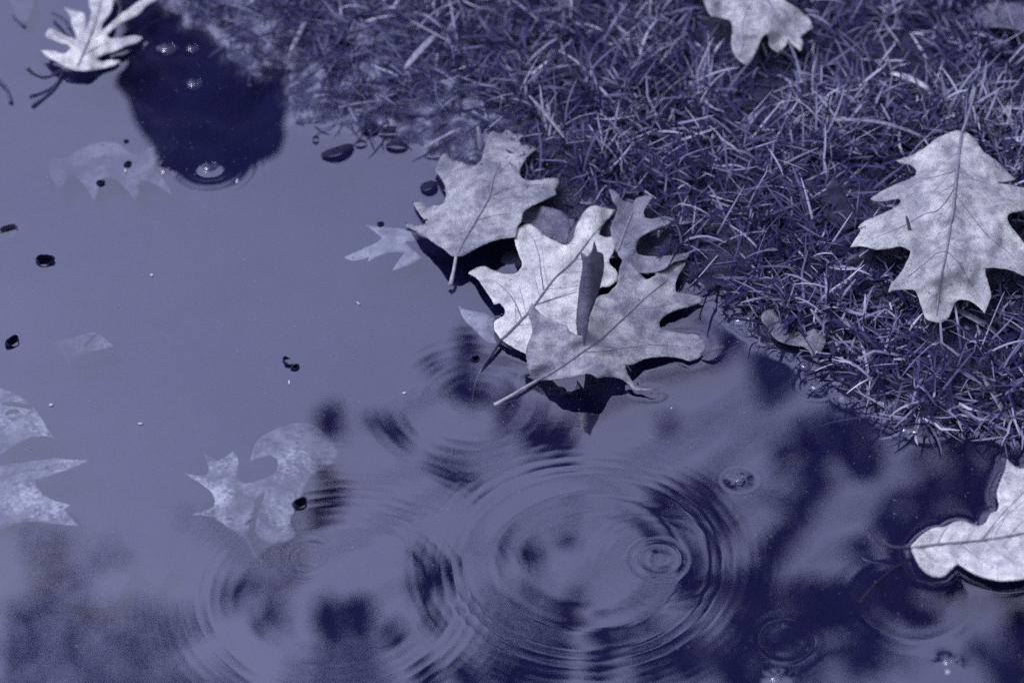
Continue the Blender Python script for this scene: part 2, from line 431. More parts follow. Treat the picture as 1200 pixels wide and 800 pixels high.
def leaf(label, outline, ctrl, mat, midrib=None, veins=(), stalk=None, stalk_h=None, ribmat=RIB, stalkmat=None, veinmat=None, seed=0,
         rib_r=.0011, stalk_r=.0012, lie=None, name='oak_leaf', group=None, wave=.0014, quilt=.0009, thick=.0005, vein_r=.00042, curl=.0012, branch=0, finemat=None):
    finemat = finemat or ribmat
    base = stalk[0] if stalk else (midrib[0] if midrib else outline[0])
    bz = idw(ctrl, np.array([base], float))[0] * .01
    t = thing(name, label, 'leaf', tuple(at(base[0], base[1], bz)), group)
    fine_v = []
    if midrib and branch:
        Oc = catmull(outline, 6); M = catmull(midrib, 4, False); rv = np.random.default_rng(seed + 300)
        for side in (-1, 1):
            for f in np.linspace(.1, .9, branch):
                k_ = int(np.clip(f + rv.uniform(-.03, .03), 0, .97) * (len(M) - 1)); d_ = M[min(k_ + 2, len(M) - 1)] - M[max(k_ - 2, 0)]; d_ /= np.linalg.norm(d_)
                an = side * (R(48) + rv.uniform(-.15, .15)); pl = [M[k_]]; p_ = M[k_].copy()
                for st in range(40):
                    e_ = np.array([d_[0] * math.cos(an) - d_[1] * math.sin(an), d_[0] * math.sin(an) + d_[1] * math.cos(an)])
                    p_ = p_ + e_ * 4; an -= side * .012 + rv.normal(0, .03)
                    if not inside(p_[None], Oc)[0] or seg_dist(p_[None], Oc)[0] < 3: break
                    pl.append(p_.copy())
                if len(pl) > 4: fine_v.append([tuple(q_) for q_ in pl])
    allv = ([midrib] if midrib else []) + list(veins) + fine_v
    me, O, _ = blade_mesh('leaf_blade', outline, ctrl, mat, allv, seed=seed, wave=wave, quilt=quilt, curl=curl)
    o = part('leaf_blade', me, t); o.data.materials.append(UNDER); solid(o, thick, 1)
    def on(pl, lift, wv=True):
        Q = catmull(pl, 3.0, False)
        h = idw(ctrl, Q) * .01 + lift
        if wv: h = h + wave * vnoise(Q[:, 0], Q[:, 1], 22, seed) + wave * .45 * vnoise(Q[:, 0], Q[:, 1], 9, seed + 9)
        return np.array([at(q[0], q[1], z) for q, z in zip(Q, h)])
    if midrib:
        C = on(midrib, .0002)
        part('midrib', tube('midrib', C, np.linspace(rib_r, rib_r * .45, len(C)), ribmat), t)
    for v in veins:
        C = on(v, .0001)
        part('vein', tube('vein', C, np.linspace(vein_r, vein_r * .5, len(C)), veinmat or ribmat, 6), t)
    for v in fine_v:
        C = on(v, -.00002)
        part('vein', tube('vein', C, np.linspace(.00030, .00014, len(C)), finemat), t)
    if stalk:
        Q = catmull(stalk, 3.0, False)
        hs = np.interp(np.linspace(0, 1, len(Q)), np.linspace(0, 1, len(stalk_h)), stalk_h) * .01 if stalk_h else idw(ctrl, Q) * .01
        C = np.array([at(q[0], q[1], z) for q, z in zip(Q, hs)])
        rr = np.full(len(C), stalk_r); rr[-6:] *= np.linspace(1, 1.5, min(6, len(rr)))[-len(rr):] if len(rr) >= 6 else 1
        part('stalk', tube('stalk', C, rr, stalkmat or ribmat), t)
    hm = float(np.mean([c[2] for c in ctrl])) * .01
    if lie: FOOT.append((np.array([at(p[0], p[1], hm)[:2] for p in O]), hm))
    if lie == 'water':
        hh = idw(ctrl, O) * .01
        FLOATERS.append((np.array([at(p[0], p[1], z)[:2] for p, z in zip(O, hh)]), hh))
    return t

def Zm(x0, y0, s):
    return lambda pts: [(x0 + u * s, y0 + v * s) for u, v in pts]

# --- leaf resting across the bank, upper one of the cluster
q = Zm(400, 140, .25)
leaf("grey oak leaf at the grass edge, uppermost of the cluster, arching over dark water",
     q([(535, 640), (570, 638), (620, 610), (680, 580), (740, 560), (818, 550), (826, 500), (845, 475), (850, 440), (880, 412), (930, 388), (1008, 350), (1003, 330),
        (1020, 290), (1005, 274), (940, 280), (880, 287), (845, 272), (835, 245), (850, 208), (875, 172), (915, 138), (895, 122), (855, 128), (833, 100), (852, 68),
        (835, 42), (805, 18), (778, 48), (750, 66), (715, 55), (690, 72), (672, 130), (660, 180), (640, 210), (600, 216), (560, 198), (520, 187), (492, 160), (470, 172),
        (452, 205), (442, 240), (458, 262), (478, 292), (490, 340), (486, 378), (465, 402), (430, 402), (405, 412), (375, 386), (340, 390), (352, 420), (378, 456), (398, 485),
        (365, 498), (312, 486), (300, 498), (340, 520), (392, 547), (430, 577), (480, 607), (520, 640)]),
     [(534, 299, 1.3), (575, 288, 1.35), (603, 278, 1.1), (500, 276, .9), (478, 264, .12), (486, 238, .1), (512, 185, .15), (600, 148, 1.1), (652, 212, 1.6), (560, 230, 1.5), (580, 190, 1.3), (612, 255, 1.4), (620, 180, 1.6)],
     GREY, q([(538, 640), (580, 560), (640, 460), (690, 370), (715, 270), (745, 200)]),
     [q([(690, 370), (760, 330), (850, 310), (980, 305)]), q([(640, 460), (560, 400), (480, 330)]), q([(640, 470), (720, 450), (810, 440)]), q([(715, 270), (790, 200), (840, 150)])],
     q([(538, 640), (528, 700), (512, 775)]), [1.3, 1.0, .3], ribmat=RIB, stalkmat=RIBLIGHT, veinmat=GREY, seed=1, lie='water', branch=8, finemat=VEINF)

# --- bright central leaf
q = Zm(530, 220, .25)
leaf("brightest pale oak leaf, in the middle of the cluster with a dark midrib",
     q([(232, 712), (215, 690), (196, 660), (202, 622), (240, 600), (246, 572), (226, 540), (196, 546), (188, 530), (150, 470), (110, 420), (76, 402), (92, 386), (145, 366),
        (190, 386), (240, 402), (290, 402), (315, 385), (327, 355), (316, 320), (300, 280), (293, 235), (300, 200), (330, 176), (360, 170), (400, 190), (430, 220), (480, 246),
        (520, 262), (560, 240), (575, 200), (590, 160), (620, 110), (660, 84), (700, 90), (765, 104), (740, 140), (700, 185), (690, 222), (728, 232), (765, 226), (768, 270),
        (750, 310), (735, 350), (772, 392), (775, 430), (735, 462), (690, 470), (660, 560), (640, 680), (540, 740), (420, 790), (350, 778), (285, 746)]),
     [(588, 399, .35), (570, 380, .12), (550, 322, .35), (585, 313, .5), (605, 270, .9), (650, 290, .9), (690, 243, 1.5), (720, 280, .9), (640, 340, .6), (600, 350, .45), (620, 395, .3), (720, 330, .4)],
     BRIGHT, q([(232, 712), (300, 645), (370, 570), (430, 490), (480, 425), (560, 350), (600, 300), (650, 235), (725, 148)]),
     [q([(430, 490), (415, 390), (405, 310), (375, 230), (345, 190)]), q([(325, 615), (300, 550), (260, 490), (195, 435)]), q([(390, 550), (480, 520), (585, 488)])],
     [(588, 398), (575, 417), (565, 432), (557, 452), (554, 477)], [.4, .25, 0, -.7, -1.6], stalkmat=RIBDARK, ribmat=RIB, seed=2, lie='water', branch=8, finemat=VEINF, rib_r=.0012, vein_r=.00055)

# --- leaf behind, on the grass edge
q = Zm(530, 220, .25)
leaf("narrow lobed grey oak leaf tucked behind the cluster against the grass",
     q([(735, 5), (752, 60), (775, 92), (765, 130), (742, 190), (755, 250), (772, 300), (800, 342), (840, 372), (880, 396), (940, 396), (1000, 376), (1040, 347), (1100, 330),
        (1112, 300), (1040, 315), (950, 322), (885, 316), (862, 292), (865, 258), (890, 225), (960, 190), (1010, 172), (1042, 150), (1000, 134), (940, 145), (902, 140), (898, 105),
        (930, 60), (946, 34), (900, 38), (862, 50), (850, 74), (800, 60), (770, 20)]),
     [(715, 222, 2.6), (760, 230, 2.2), (790, 258, 1.9), (735, 270, 1.6), (725, 305, .9), (800, 300, .8), (750, 313, .5)],
     DULL, q([(775, 300), (800, 230), (830, 150), (870, 60)]), [q([(800, 225), (880, 175), (1010, 150)]), q([(790, 330), (900, 345), (1080, 315)])], seed=3, lie='grass', branch=6, finemat=VEINF, veinmat=DULL)

# --- right leaf of the cluster with the upright folded lobe
q = Zm(570, 290, .25)
L3 = leaf("mid grey oak leaf with one lobe folded upright, front right of the cluster on water",
     q([(240, 622), (205, 600), (190, 540), (185, 490), (195, 450), (215, 390), (205, 340), (195, 300), (213, 258), (235, 290), (270, 320), (330, 350), (378, 366), (386, 386), (430, 411),
        (462, 400), (474, 340), (500, 262), (530, 226), (570, 216), (592, 192), (612, 170), (620, 140), (625, 100), (640, 54), (670, 60), (690, 90), (720, 120), (750, 150), (790, 130),
        (830, 92), (870, 76), (920, 60), (940, 64), (920, 100), (895, 140), (885, 180), (890, 208), (930, 216), (990, 226), (1022, 240), (980, 266), (930, 281), (870, 300),
        (830, 325), (810, 356), (822, 380), (870, 394), (930, 400), (990, 410), (1020, 440), (1030, 470), (1012, 500), (990, 520), (950, 531), (920, 520), (860, 511), (800, 511),
        (740, 521), (690, 546), (655, 546), (657, 576), (680, 620), (712, 655), (795, 662), (700, 668), (660, 632), (620, 611), (560, 606), (520, 611), (480, 590), (400, 606), (330, 616)]),
     [(630, 446, .1), (648, 444, .8), (662, 442, 1.35), (675, 440, 1.7), (690, 440, 1.85), (703, 440, 1.7), (718, 445, .6), (617, 420, 1.0), (623, 356, 2.7), (650, 374, 2.9), (668, 385, 3.0), (677, 396, 2.7), (683, 409, 1.9), (650, 415, 1.7), (640, 395, 2.0), (690, 425, 1.8), (742, 455, .08), (760, 415, .3), (800, 420, .1),
      (825, 405, .1), (822, 350, .15), (800, 308, .6), (740, 310, .9), (710, 340, .8), (760, 360, .6), (720, 390, .8), (780, 385, .25)],
     GREY, q([(240, 622), (310, 585), (450, 490), (540, 425), (660, 315), (740, 240), (850, 150)]),
     [q([(450, 490), (560, 485), (660, 470), (800, 455), (960, 470)]), q([(660, 315), (640, 230), (640, 120)]), q([(540, 425), (620, 500), (680, 580)]), q([(690, 290), (800, 280), (950, 245)])],
     q([(240, 622), (150, 675), (40, 738)]), [.15, .25, -.1], stalkmat=RIBLIGHT, ribmat=RIB, seed=4, lie='water', branch=9, finemat=VEINF, vein_r=.00035)
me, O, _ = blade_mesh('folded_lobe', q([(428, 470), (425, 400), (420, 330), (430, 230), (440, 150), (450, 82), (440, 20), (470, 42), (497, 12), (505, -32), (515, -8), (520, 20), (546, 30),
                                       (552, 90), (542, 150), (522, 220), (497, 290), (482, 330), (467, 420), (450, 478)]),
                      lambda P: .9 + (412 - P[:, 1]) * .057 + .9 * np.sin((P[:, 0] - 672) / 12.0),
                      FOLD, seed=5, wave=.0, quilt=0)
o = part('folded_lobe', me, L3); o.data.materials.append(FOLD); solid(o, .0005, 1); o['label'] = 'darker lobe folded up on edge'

# --- wet curled fragment between the two upper leaves
q = Zm(530, 220, .25)
leaf("dark soaked leaf fragment with curled rim between two pale leaves",
     q([(308, 120), (330, 92), (400, 84), (470, 95), (520, 116), (550, 160), (552, 212), (530, 262), (500, 258), (470, 240), (430, 222), (395, 192), (340, 165), (312, 145)]),
     [(610, 247, .9), (640, 243, 1.3), (665, 262, 1.5), (640, 275, .5), (620, 258, .4)], DARKLEAF, seed=6, lie='grass', name='leaf_fragment')

# --- big leaf on the grass, right
a = Zm(980, 100, .1838); b = Zm(980, 240, .1838)
leaf("large pale oak leaf lying on the grass at the right, stalk pointing up",
     a([(805, 290), (740, 295), (640, 340), (560, 400), (480, 445), (385, 480), (420, 500), (480, 512), (510, 545), (505, 570), (470, 595), (380, 630), (290, 675), (218, 722), (255, 740),
        (310, 738), (400, 725), (412, 742), (375, 778)]) +
     b([(330, 40), (250, 75), (180, 105), (140, 140), (157, 165), (130, 205), (90, 268), (180, 266), (260, 285), (340, 276), (420, 265), (476, 295), (460, 340), (430, 400), (380, 470), (350, 500),
        (333, 557), (400, 540), (490, 540), (520, 580), (545, 650), (562, 702), (590, 735), (650, 748), (690, 740), (720, 710), (740, 660), (762, 614), (800, 604), (860, 615), (910, 650), (946, 692),
        (966, 640), (986, 580), (970, 500), (950, 440), (952, 404), (1000, 400), (1050, 405), (1110, 415), (1197, 452), (1290, 500), (1330, 440), (1260, 330), (1197, 240), (1150, 180), (1110, 130), (1090, 82), (1118, 50),
        (1197, 38), (1300, 0)]) +
     a([(1400, 700), (1300, 655), (1197, 652), (1100, 632), (1020, 626), (1140, 600), (1100, 560), (1020, 480), (940, 420), (890, 350), (850, 312)]),
     [(1127, 155, 5.2), (1055, 190, 4.2), (1020, 235, 3.6), (1105, 230, 5.6), (1000, 285, 3.2), (1060, 285, 4.8), (1110, 300, 5.2), (1042, 342, 3.2), (1100, 370, 3.0), (1150, 360, 3.6), (1190, 320, 4.6), (1160, 250, 5.2),
      (1185, 210, 4.2), (1155, 180, 5.0), (1225, 230, 4.0), (1215, 330, 4.0)],
     PALE, a([(802, 300), (782, 450), (762, 620), (747, 790)]) + b([(725, 150), (705, 290), (670, 450), (650, 600), (640, 700)]),
     [b([(705, 300), (640, 310), (560, 380), (450, 460)]), b([(710, 300), (780, 370), (840, 470), (930, 610)]), a([(760, 640), (700, 740), (640, 800)]) + b([(560, 60), (440, 130), (300, 190), (120, 250)]),
      a([(765, 700), (800, 750)]) + b([(870, 80), (960, 190), (1100, 310), (1230, 410)]), a([(775, 540), (650, 580), (500, 610), (320, 690)]), a([(785, 520), (860, 590), (950, 622), (1100, 680)])],
     a([(802, 300), (832, 220), (870, 90), (885, 20)]), [5.2, 5.4, 5.4, 5.0], stalkmat=RIB, ribmat=RIB, seed=7, lie='grass', branch=9, finemat=VEINF, wave=.0022, quilt=.0012, rib_r=.0015, stalk_r=.0011, vein_r=.0005)

# --- floating leaf bottom right
q = Zm(1000, 520, .225)
leaf("bleached oak leaf floating at the lower right with a thin curved stalk",
     q([(300, 538), (330, 500), (370, 462), (420, 436), (470, 432), (500, 418), (540, 404), (580, 400), (615, 418), (660, 425), (690, 408), (712, 366), (750, 345), (757, 310), (748, 260), (760, 210),
        (788, 140), (800, 78), (840, 112), (880, 126), (960, 90), (1040, 60), (1060, 150), (1150, 170), (1230, 150), (1260, 260), (1330, 370), (1260, 500), (1130, 590), (1050, 680), (889, 702), (760, 710),
        (650, 682), (580, 645), (545, 622), (510, 650), (465, 690), (400, 682), (350, 640), (322, 592)]),
     [(1068, 642, .5), (1090, 640, .35), (1130, 613, .25), (1168, 570, .25), (1180, 540, .3), (1200, 545, .2), (1150, 650, .2), (1190, 676, .35), (1200, 665, .1), (1190, 620, .3), (1110, 672, .1), (1280, 620, .3), (1260, 560, .3)],
     BRIGHT, q([(300, 545), (430, 525), (600, 510), (750, 490), (889, 465), (1060, 430), (1200, 390)]),
     [q([(435, 525), (465, 465), (490, 425)]), q([(660, 505), (780, 360), (889, 250)]), q([(550, 517), (650, 590), (760, 660)]), q([(350, 545), (390, 585), (445, 618)]), q([(900, 462), (960, 350), (1040, 200)])],
     q([(300, 545), (200, 535), (130, 505), (90, 475), (70, 438)]), [.5, .75, .8, 1.0, 1.3], stalkmat=RIBDARK, ribmat=RIB, seed=8, lie='water', branch=9, finemat=VEINF, rib_r=.0012, stalk_r=.0012, wave=.0014)

# --- leaf on the grass, top
q = Zm(780, 0, .2)
leaf("pale crumpled oak leaf on the grass at the top edge",
     q([(225, -20), (235, 42), (270, 92), (330, 105), (378, 122), (392, 180), (385, 260), (410, 330), (470, 382), (512, 340), (560, 230), (592, 200), (606, 222), (612, 272), (660, 307), (700, 272), (720, 232), (745, 262),
        (792, 297), (806, 252), (792, 217), (830, 182), (862, 166), (842, 110), (760, 40), (700, 0), (690, -80), (560, -150), (400, -170), (260, -120)]),
     [(830, 0, 4.6), (845, 20, 4.0), (865, 60, 3.6), (875, 75, 3.2), (900, 30, 5.0), (912, 55, 3.8), (950, 30, 3.6), (935, 55, 3.4), (890, -10, 4.4), (870, 20, 4.5)],
     PALE, q([(520, -140), (570, -50), (600, 5), (650, 85), (725, 215)]), [q([(560, -60), (500, 20), (450, 150), (470, 330)]), q([(640, 70), (620, 160), (650, 260)]), q([(540, -90), (420, -40), (280, 30)])], seed=9, lie='grass', branch=8, finemat=VEINF,
     wave=.003, quilt=.0016)

# --- slender lobed leaf, top left
q = Zm(0, 0, .1875)
leaf("bright pin oak leaf with slender lobes at the puddle's top left",
     q([(490, 442), (580, 440), (650, 426), (720, 406), (750, 380), (700, 374), (640, 386), (614, 370), (640, 345), (720, 320), (790, 286), (860, 266), (892, 236), (840, 224), (760, 236), (690, 242), (668, 220), (700, 190), (760, 140),
        (830, 112), (880, 80), (910, 40), (1000, -12), (960, -34), (870, 10), (800, 60), (730, 110), (680, 160), (640, 190), (640, 150), (690, 80), (712, 0), (720, -90), (640, -140), (570, -70), (556, 20), (570, 80), (555, 150),
        (528, 192), (540, 125), (520, 82), (430, 58), (398, 48), (440, 100), (450, 160), (472, 212), (480, 242), (440, 236), (370, 200), (310, 178), (284, 210), (300, 240), (370, 266), (430, 282), (442, 302), (400, 336), (330, 318),
        (260, 318), (300, 356), (370, 392), (430, 425)]),
     [(88, 80, .6), (120, 80, .25), (138, 72, .15), (160, 48, .5), (165, 15, .9), (190, 0, .9), (125, 0, 1.0), (100, 15, 1.1), (80, 12, .8), (55, 38, 1.4), (52, 62, .3), (100, 50, .9)],
     BRIGHT, q([(490, 410), (560, 240), (610, 100), (640, -60)]), [q([(540, 290), (680, 160), (900, 30)]), q([(520, 350), (650, 280), (860, 240)]), q([(500, 300), (400, 240), (300, 205)])],
     q([(490, 410), (455, 445), (390, 440), (330, 472), (270, 485), (205, 462), (170, 428)]), [.6, .4, .35, .5, .7, 1.0, 1.4], stalkmat=RIBDARK, ribmat=RIB, seed=10, lie='water', wave=.002)

# --- small leaf caught on the wet bank
q = Zm(850, 340, .15)
leaf("small soaked grey leaf with pointed lobe draped over the right bank",
     q([(280, 200), (330, 150), (390, 170), (430, 250), (470, 300), (560, 320), (640, 320), (700, 300), (760, 340), (785, 390), (765, 450), (735, 520), (700, 610), (720, 560), (690, 540), (660, 480), (610, 440), (530, 430), (440, 405), (380, 370),
        (350, 320), (300, 260)]),
     [(893, 370, .9), (905, 395, .2), (930, 405, .25), (955, 390, .9), (960, 420, .25), (966, 400, .7), (957, 428, .1)], DULL, q([(330, 190), (420, 320), (560, 370), (690, 420), (715, 540)]), seed=11, lie='grass', ribmat=DULL, rib_r=.0006)
# --- dark leaf among the blades
leaf("dark folded leaf sunk between grass blades left of the large pale leaf",
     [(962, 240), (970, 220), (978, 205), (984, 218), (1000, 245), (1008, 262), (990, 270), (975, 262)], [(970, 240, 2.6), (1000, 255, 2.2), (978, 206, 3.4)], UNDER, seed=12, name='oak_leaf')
leaf("blurred dull leaf at the top right corner of the lawn",
     [(1140, 12), (1165, 2), (1200, 4), (1240, 0), (1250, 25), (1215, 38), (1180, 33), (1150, 30)], [(1140, 12, 3.0), (1200, 20, 3.8), (1240, 20, 3.2)], DARKLEAF, seed=13, name='oak_leaf')

# --- sunken leaves on the bed of the puddle
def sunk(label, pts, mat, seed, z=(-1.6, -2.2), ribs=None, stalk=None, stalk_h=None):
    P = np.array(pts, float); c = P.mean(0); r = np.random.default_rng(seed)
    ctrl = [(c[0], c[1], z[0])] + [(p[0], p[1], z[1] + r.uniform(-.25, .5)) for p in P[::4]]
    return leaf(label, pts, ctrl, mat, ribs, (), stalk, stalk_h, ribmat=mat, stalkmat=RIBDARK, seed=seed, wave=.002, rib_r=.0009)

q = Zm(400, 140, .25)
sunk("pale two-pronged sunken leaf showing left of the uppermost cluster leaf",
     q([(115, 495), (200, 505), (300, 515), (392, 547), (345, 566), (298, 570), (330, 606), (378, 648), (310, 684), (240, 706), (268, 662), (295, 625), (230, 622), (170, 642), (125, 666), (130, 645), (60, 660), (14, 646), (90, 610), (160, 580), (192, 556), (150, 520)]),
     SUNKCLEAR, 21, (-.7, -.9))
q = Zm(530, 220, .25)
sunk("pale sunken lobe under the left end of the brightest leaf",
     q([(30, 553), (60, 570), (160, 590), (240, 640), (330, 700), (280, 760), (225, 730), (170, 722), (100, 662), (52, 610)]), SUNKCLEAR, 22, (-.35, -.6))
sunk("pale oval leaf piece in the dark gap between the two upper leaves",
     q([(228, 345), (248, 302), (290, 293), (316, 320), (322, 360), (302, 390), (262, 372)]), SUNKDIM, 23, (-.4, -.5))
q = Zm(0, 150, .2126)
sunk("faint silted leaf with three down-pointing teeth, sunken at upper left",
     q([(280, 170), (270, 240), (300, 298), (320, 362), (345, 322), (380, 266), (420, 266), (460, 310), (490, 350), (515, 402), (540, 352), (550, 300), (580, 272), (640, 282), (700, 340), (746, 406), (765, 362), (770, 312), (800, 290), (860, 312), (950, 372),
        (905, 282), (850, 232), (862, 162), (850, 95), (740, 142), (640, 82), (540, 80), (430, 122), (370, 162)]), SUNKDIM, 24, (-1.8, -2.2))
q = Zm(0, 440, .25)
sunk("sunken grey leaf with a dark scar at the left edge, upper of two",
     q([(-80, 70), (0, 58), (60, 80), (130, 122), (190, 190), (240, 276), (275, 298), (200, 281), (130, 296), (60, 330), (0, 372), (-80, 390)]), SUNK, 25, (-.7, -1.2))
sunk("sunken grey leaf with long pointed lobe at the left edge, lower of two",
     q([(-80, 440), (0, 425), (100, 405), (200, 395), (260, 385), (330, 392), (425, 394), (340, 430), (240, 466), (172, 490), (172, 520), (220, 570), (330, 606), (300, 625), (365, 702), (250, 692), (160, 682), (90, 690), (20, 712), (-80, 750)]), SUNK, 26, (-.8, -1.6))
q = Zm(200, 480, .25)
sunk("pale mottled sunken leaf with spread lobes left of the ripples",
     q([(60, 295), (150, 310), (180, 282), (150, 190), (220, 236), (292, 194), (318, 240), (315, 310), (350, 345), (430, 325), (470, 332), (430, 390), (400, 420), (390, 470), (372, 530), (352, 602), (300, 570), (240, 530), (190, 500), (100, 490), (190, 460), (206, 420), (170, 365)]),
     SUNK, 27, (-.55, -1.5), stalk=q([(355, 600), (375, 640), (400, 690), (430, 715)]), stalk_h=[-.6, -.6, -.5, -.3])
sunk("broad dim sunken leaf partly covering the pale mottled one",
     q([(430, 330), (490, 292), (502, 242), (470, 214), (405, 226), (375, 240), (385, 190), (420, 130), (520, 80), (620, 60), (700, 90), (780, 190), (760, 250), (690, 290), (640, 340), (600, 440), (560, 520), (592, 580), (550, 616), (460, 620), (400, 570), (412, 480), (440, 400)]),
     SUNK, 28, (-.6, -1.4))
q = Zm(0, 590, .25)
sunk("dark rounded sunken leaf at the lower left edge",
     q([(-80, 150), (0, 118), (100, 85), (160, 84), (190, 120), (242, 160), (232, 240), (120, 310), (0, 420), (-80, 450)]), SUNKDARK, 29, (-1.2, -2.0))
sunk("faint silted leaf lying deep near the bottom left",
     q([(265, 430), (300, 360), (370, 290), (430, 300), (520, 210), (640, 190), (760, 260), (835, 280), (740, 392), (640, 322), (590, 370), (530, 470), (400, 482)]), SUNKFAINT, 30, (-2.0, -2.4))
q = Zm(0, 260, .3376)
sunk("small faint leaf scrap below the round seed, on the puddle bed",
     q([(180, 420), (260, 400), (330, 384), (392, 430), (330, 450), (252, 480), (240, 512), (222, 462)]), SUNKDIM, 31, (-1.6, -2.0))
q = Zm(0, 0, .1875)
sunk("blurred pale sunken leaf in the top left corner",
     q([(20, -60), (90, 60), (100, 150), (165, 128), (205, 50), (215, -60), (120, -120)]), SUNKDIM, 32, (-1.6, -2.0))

# ------------------------------------------------------------------ floating debris
def husk(label, px, py, wpx, hpx, mat=SEED, cat='seed', name='seed_husk', open_=.35, yaw=0.0, z=.0, group='dark seeds and husks on the water', frag=0):
    c = at(px, py, z); sx = wpx * .0006 * .5; n1, n2 = 22, 12
    r = np.random.default_rng(int(px * 7 + py)); V = []; Fq = []
    for i in range(n2):
        ph = math.pi * (open_ + (1 - open_) * i / (n2 - 1))
        for k in range(n1):
            th = 2 * math.pi * k / n1
            rr = 1 + .14 * math.sin(3 * th + r.random() * .4) + .05 * r.normal()
            V.append((rr * math.sin(ph) * math.cos(th), rr * math.sin(ph) * math.sin(th) * .8, -.7 * math.cos(ph) * (1 if i else 1.0)))
    for i in range(n2 - 1):
        for k in range(n1):
            Fq.append((i * n1 + k, i * n1 + (k + 1) % n1, (i + 1) * n1 + (k + 1) % n1, (i + 1) * n1 + k))
    V = np.array(V) * sx; V[:, 2] *= -1
    tl = R(28); V = V @ np.array([[1, 0, 0], [0, math.cos(tl), math.sin(tl)], [0, -math.sin(tl), math.cos(tl)]])
    cs, sn = math.cos(yaw), math.sin(yaw); V = V @ np.array([[cs, sn, 0], [-sn, cs, 0], [0, 0, 1]])
    V[:, 2] += .15 * sx
    o = link(name, mesh_np(name, V, Fq, mat)); o.location = c; solid(o, .0005)
    tag(o, label, cat, group); 
    return o

husk("round dark open seed husk floating alone at the left", 53, 307, 20, 15)
husk("dark husk floating between the left edge and the scrap, half out of view level", 15, 402, 17, 14, yaw=1)
husk("hollow pale-rimmed husk just inside the left edge below the faint teeth", 11, 271, 20, 12, DARKLEAF, yaw=.4, open_=.5)
husk("split dark husk floating alone in the middle of open water", 338, 424, 14, 12, yaw=2, open_=.45)
husk("tiny dark seed beside the split husk", 346, 431, 9, 7, yaw=.5, open_=.2)
husk("dark seed above the middle tooth of the faint sunken leaf", 150, 193, 9, 8, yaw=.8, open_=.15)
husk("dark seed on the lowest tooth of the faint sunken leaf", 118, 215, 9, 8, yaw=.2, open_=.1)
husk("pinhead dark seed highest over the faint sunken leaf", 148, 166, 5, 4, yaw=.2, open_=.1)
husk("dark crumb at the right flank of the mottled sunken leaf", 352, 591, 16, 9, yaw=.7, open_=.3)
husk("dark bead stuck on the left lobe of the uppermost cluster leaf", 499, 261, 8, 6, yaw=.1, open_=.1, z=.004)
husk("dark bead over the two-pronged sunken leaf", 446, 263, 7, 5, yaw=.1, open_=.1)
husk("small dark bud beside the lower stalk end of the brightest leaf", 557, 421, 9, 7, yaw=.4, open_=.3)

def strip(name, label, cat, p0, p1, wpx, bend, mat, z0, z1, lift=.0, group=None, fold=.35, n=10):
    """flat bent strip between two photograph points (bark curl, straw, dead blade)"""
    A = at(*p0, z0); B = at(*p1, z1); T = B - A; L = np.linalg.norm(T); T /= L
    side = np.cross(T, [0, 0, 1.0]); side /= np.linalg.norm(side); up = np.cross(side, T)
    V = []; Fq = []; wd = wpx * .0006 * .5
    for i in range(n + 1):
        s = i / n; c = A + T * L * s + side * bend * L * math.sin(math.pi * s) + up * lift * math.sin(math.pi * s)
        ww = wd * (1 - .55 * (2 * s - 1) ** 4)
        V += [c - side * ww + up * ww * fold, c, c + side * ww + up * ww * fold]
    for i in range(n):
        for k in range(2): Fq.append((3 * i + k, 3 * i + k + 1, 3 * i + k + 4, 3 * i + k + 3))
    V = np.array(V) - A
    o = link(name, mesh_np(name, V, Fq, mat)); o.location = A; solid(o, .0004)
    return tag(o, label, cat, group)

BC = 'dark bark curls floating off the bank'
strip('bark_curl', "largest dark arched bark curl floating off the mossy bank", 'bark', (377, 183), (414, 171), 14, .12, SEED, .001, .001, .002, BC)
strip('bark_curl', "smallest bark chip right of the largest curl", 'bark', (416, 169), (430, 168), 5, -.05, SEED, .001, .001, .002, BC)
strip('bark_curl', "straight dark bark sliver nearest the thin straw", 'bark', (452, 171), (478, 172), 10, .0, SEED, .001, .001, .002, BC)
strip('bark_curl', "dark sliver painting grass-edge shade along the waterline above the smallest chip", 'bark', (424, 153), (444, 153), 11, -.1, SEED, .001, .001, .002, BC)  # this strip and the next stand in for darkness at the grass edge
strip('bark_curl', "long thin dark sliver painting grass-edge shade left of the thin straw", 'bark', (446, 154), (474, 158), 10, -.1, SEED, .001, .001, .002, BC)
strip('bark_curl', "dark bark crumb floating left of the largest curl", 'bark', (366, 163), (374, 163), 5, .0, SEED, .001, .001, .002, BC)
strip('bark_curl', "dark bark roll tucked in the notch of the uppermost cluster leaf", 'bark', (493, 222), (513, 216), 13, .08, SEED, .001, .001, .002, BC)
strip('leaf_tatter', "dark torn leaf strip on the right end of the front cluster leaf", 'leaf scrap', (822, 416), (850, 406), 8, .1, DARKLEAF, .002, .002, .004)

def twig(label, pts, hs, rad, mat=RIBDARK, name='leaf_stalk', cat='stalk', group=None):
    Q = catmull(pts, 3, False); h = np.interp(np.linspace(0, 1, len(Q)), np.linspace(0, 1, len(hs)), hs) * .01
    C = np.array([at(p[0], p[1], z) for p, z in zip(Q, h)]); A = C[0].copy()
    rr = np.full(len(C), rad); rr[-5:] *= np.linspace(1, 1.5, 5)[-len(rr):]
    o = link(name, tube(name, C - A, rr, mat)); o.location = A
    return tag(o, label, cat, group)

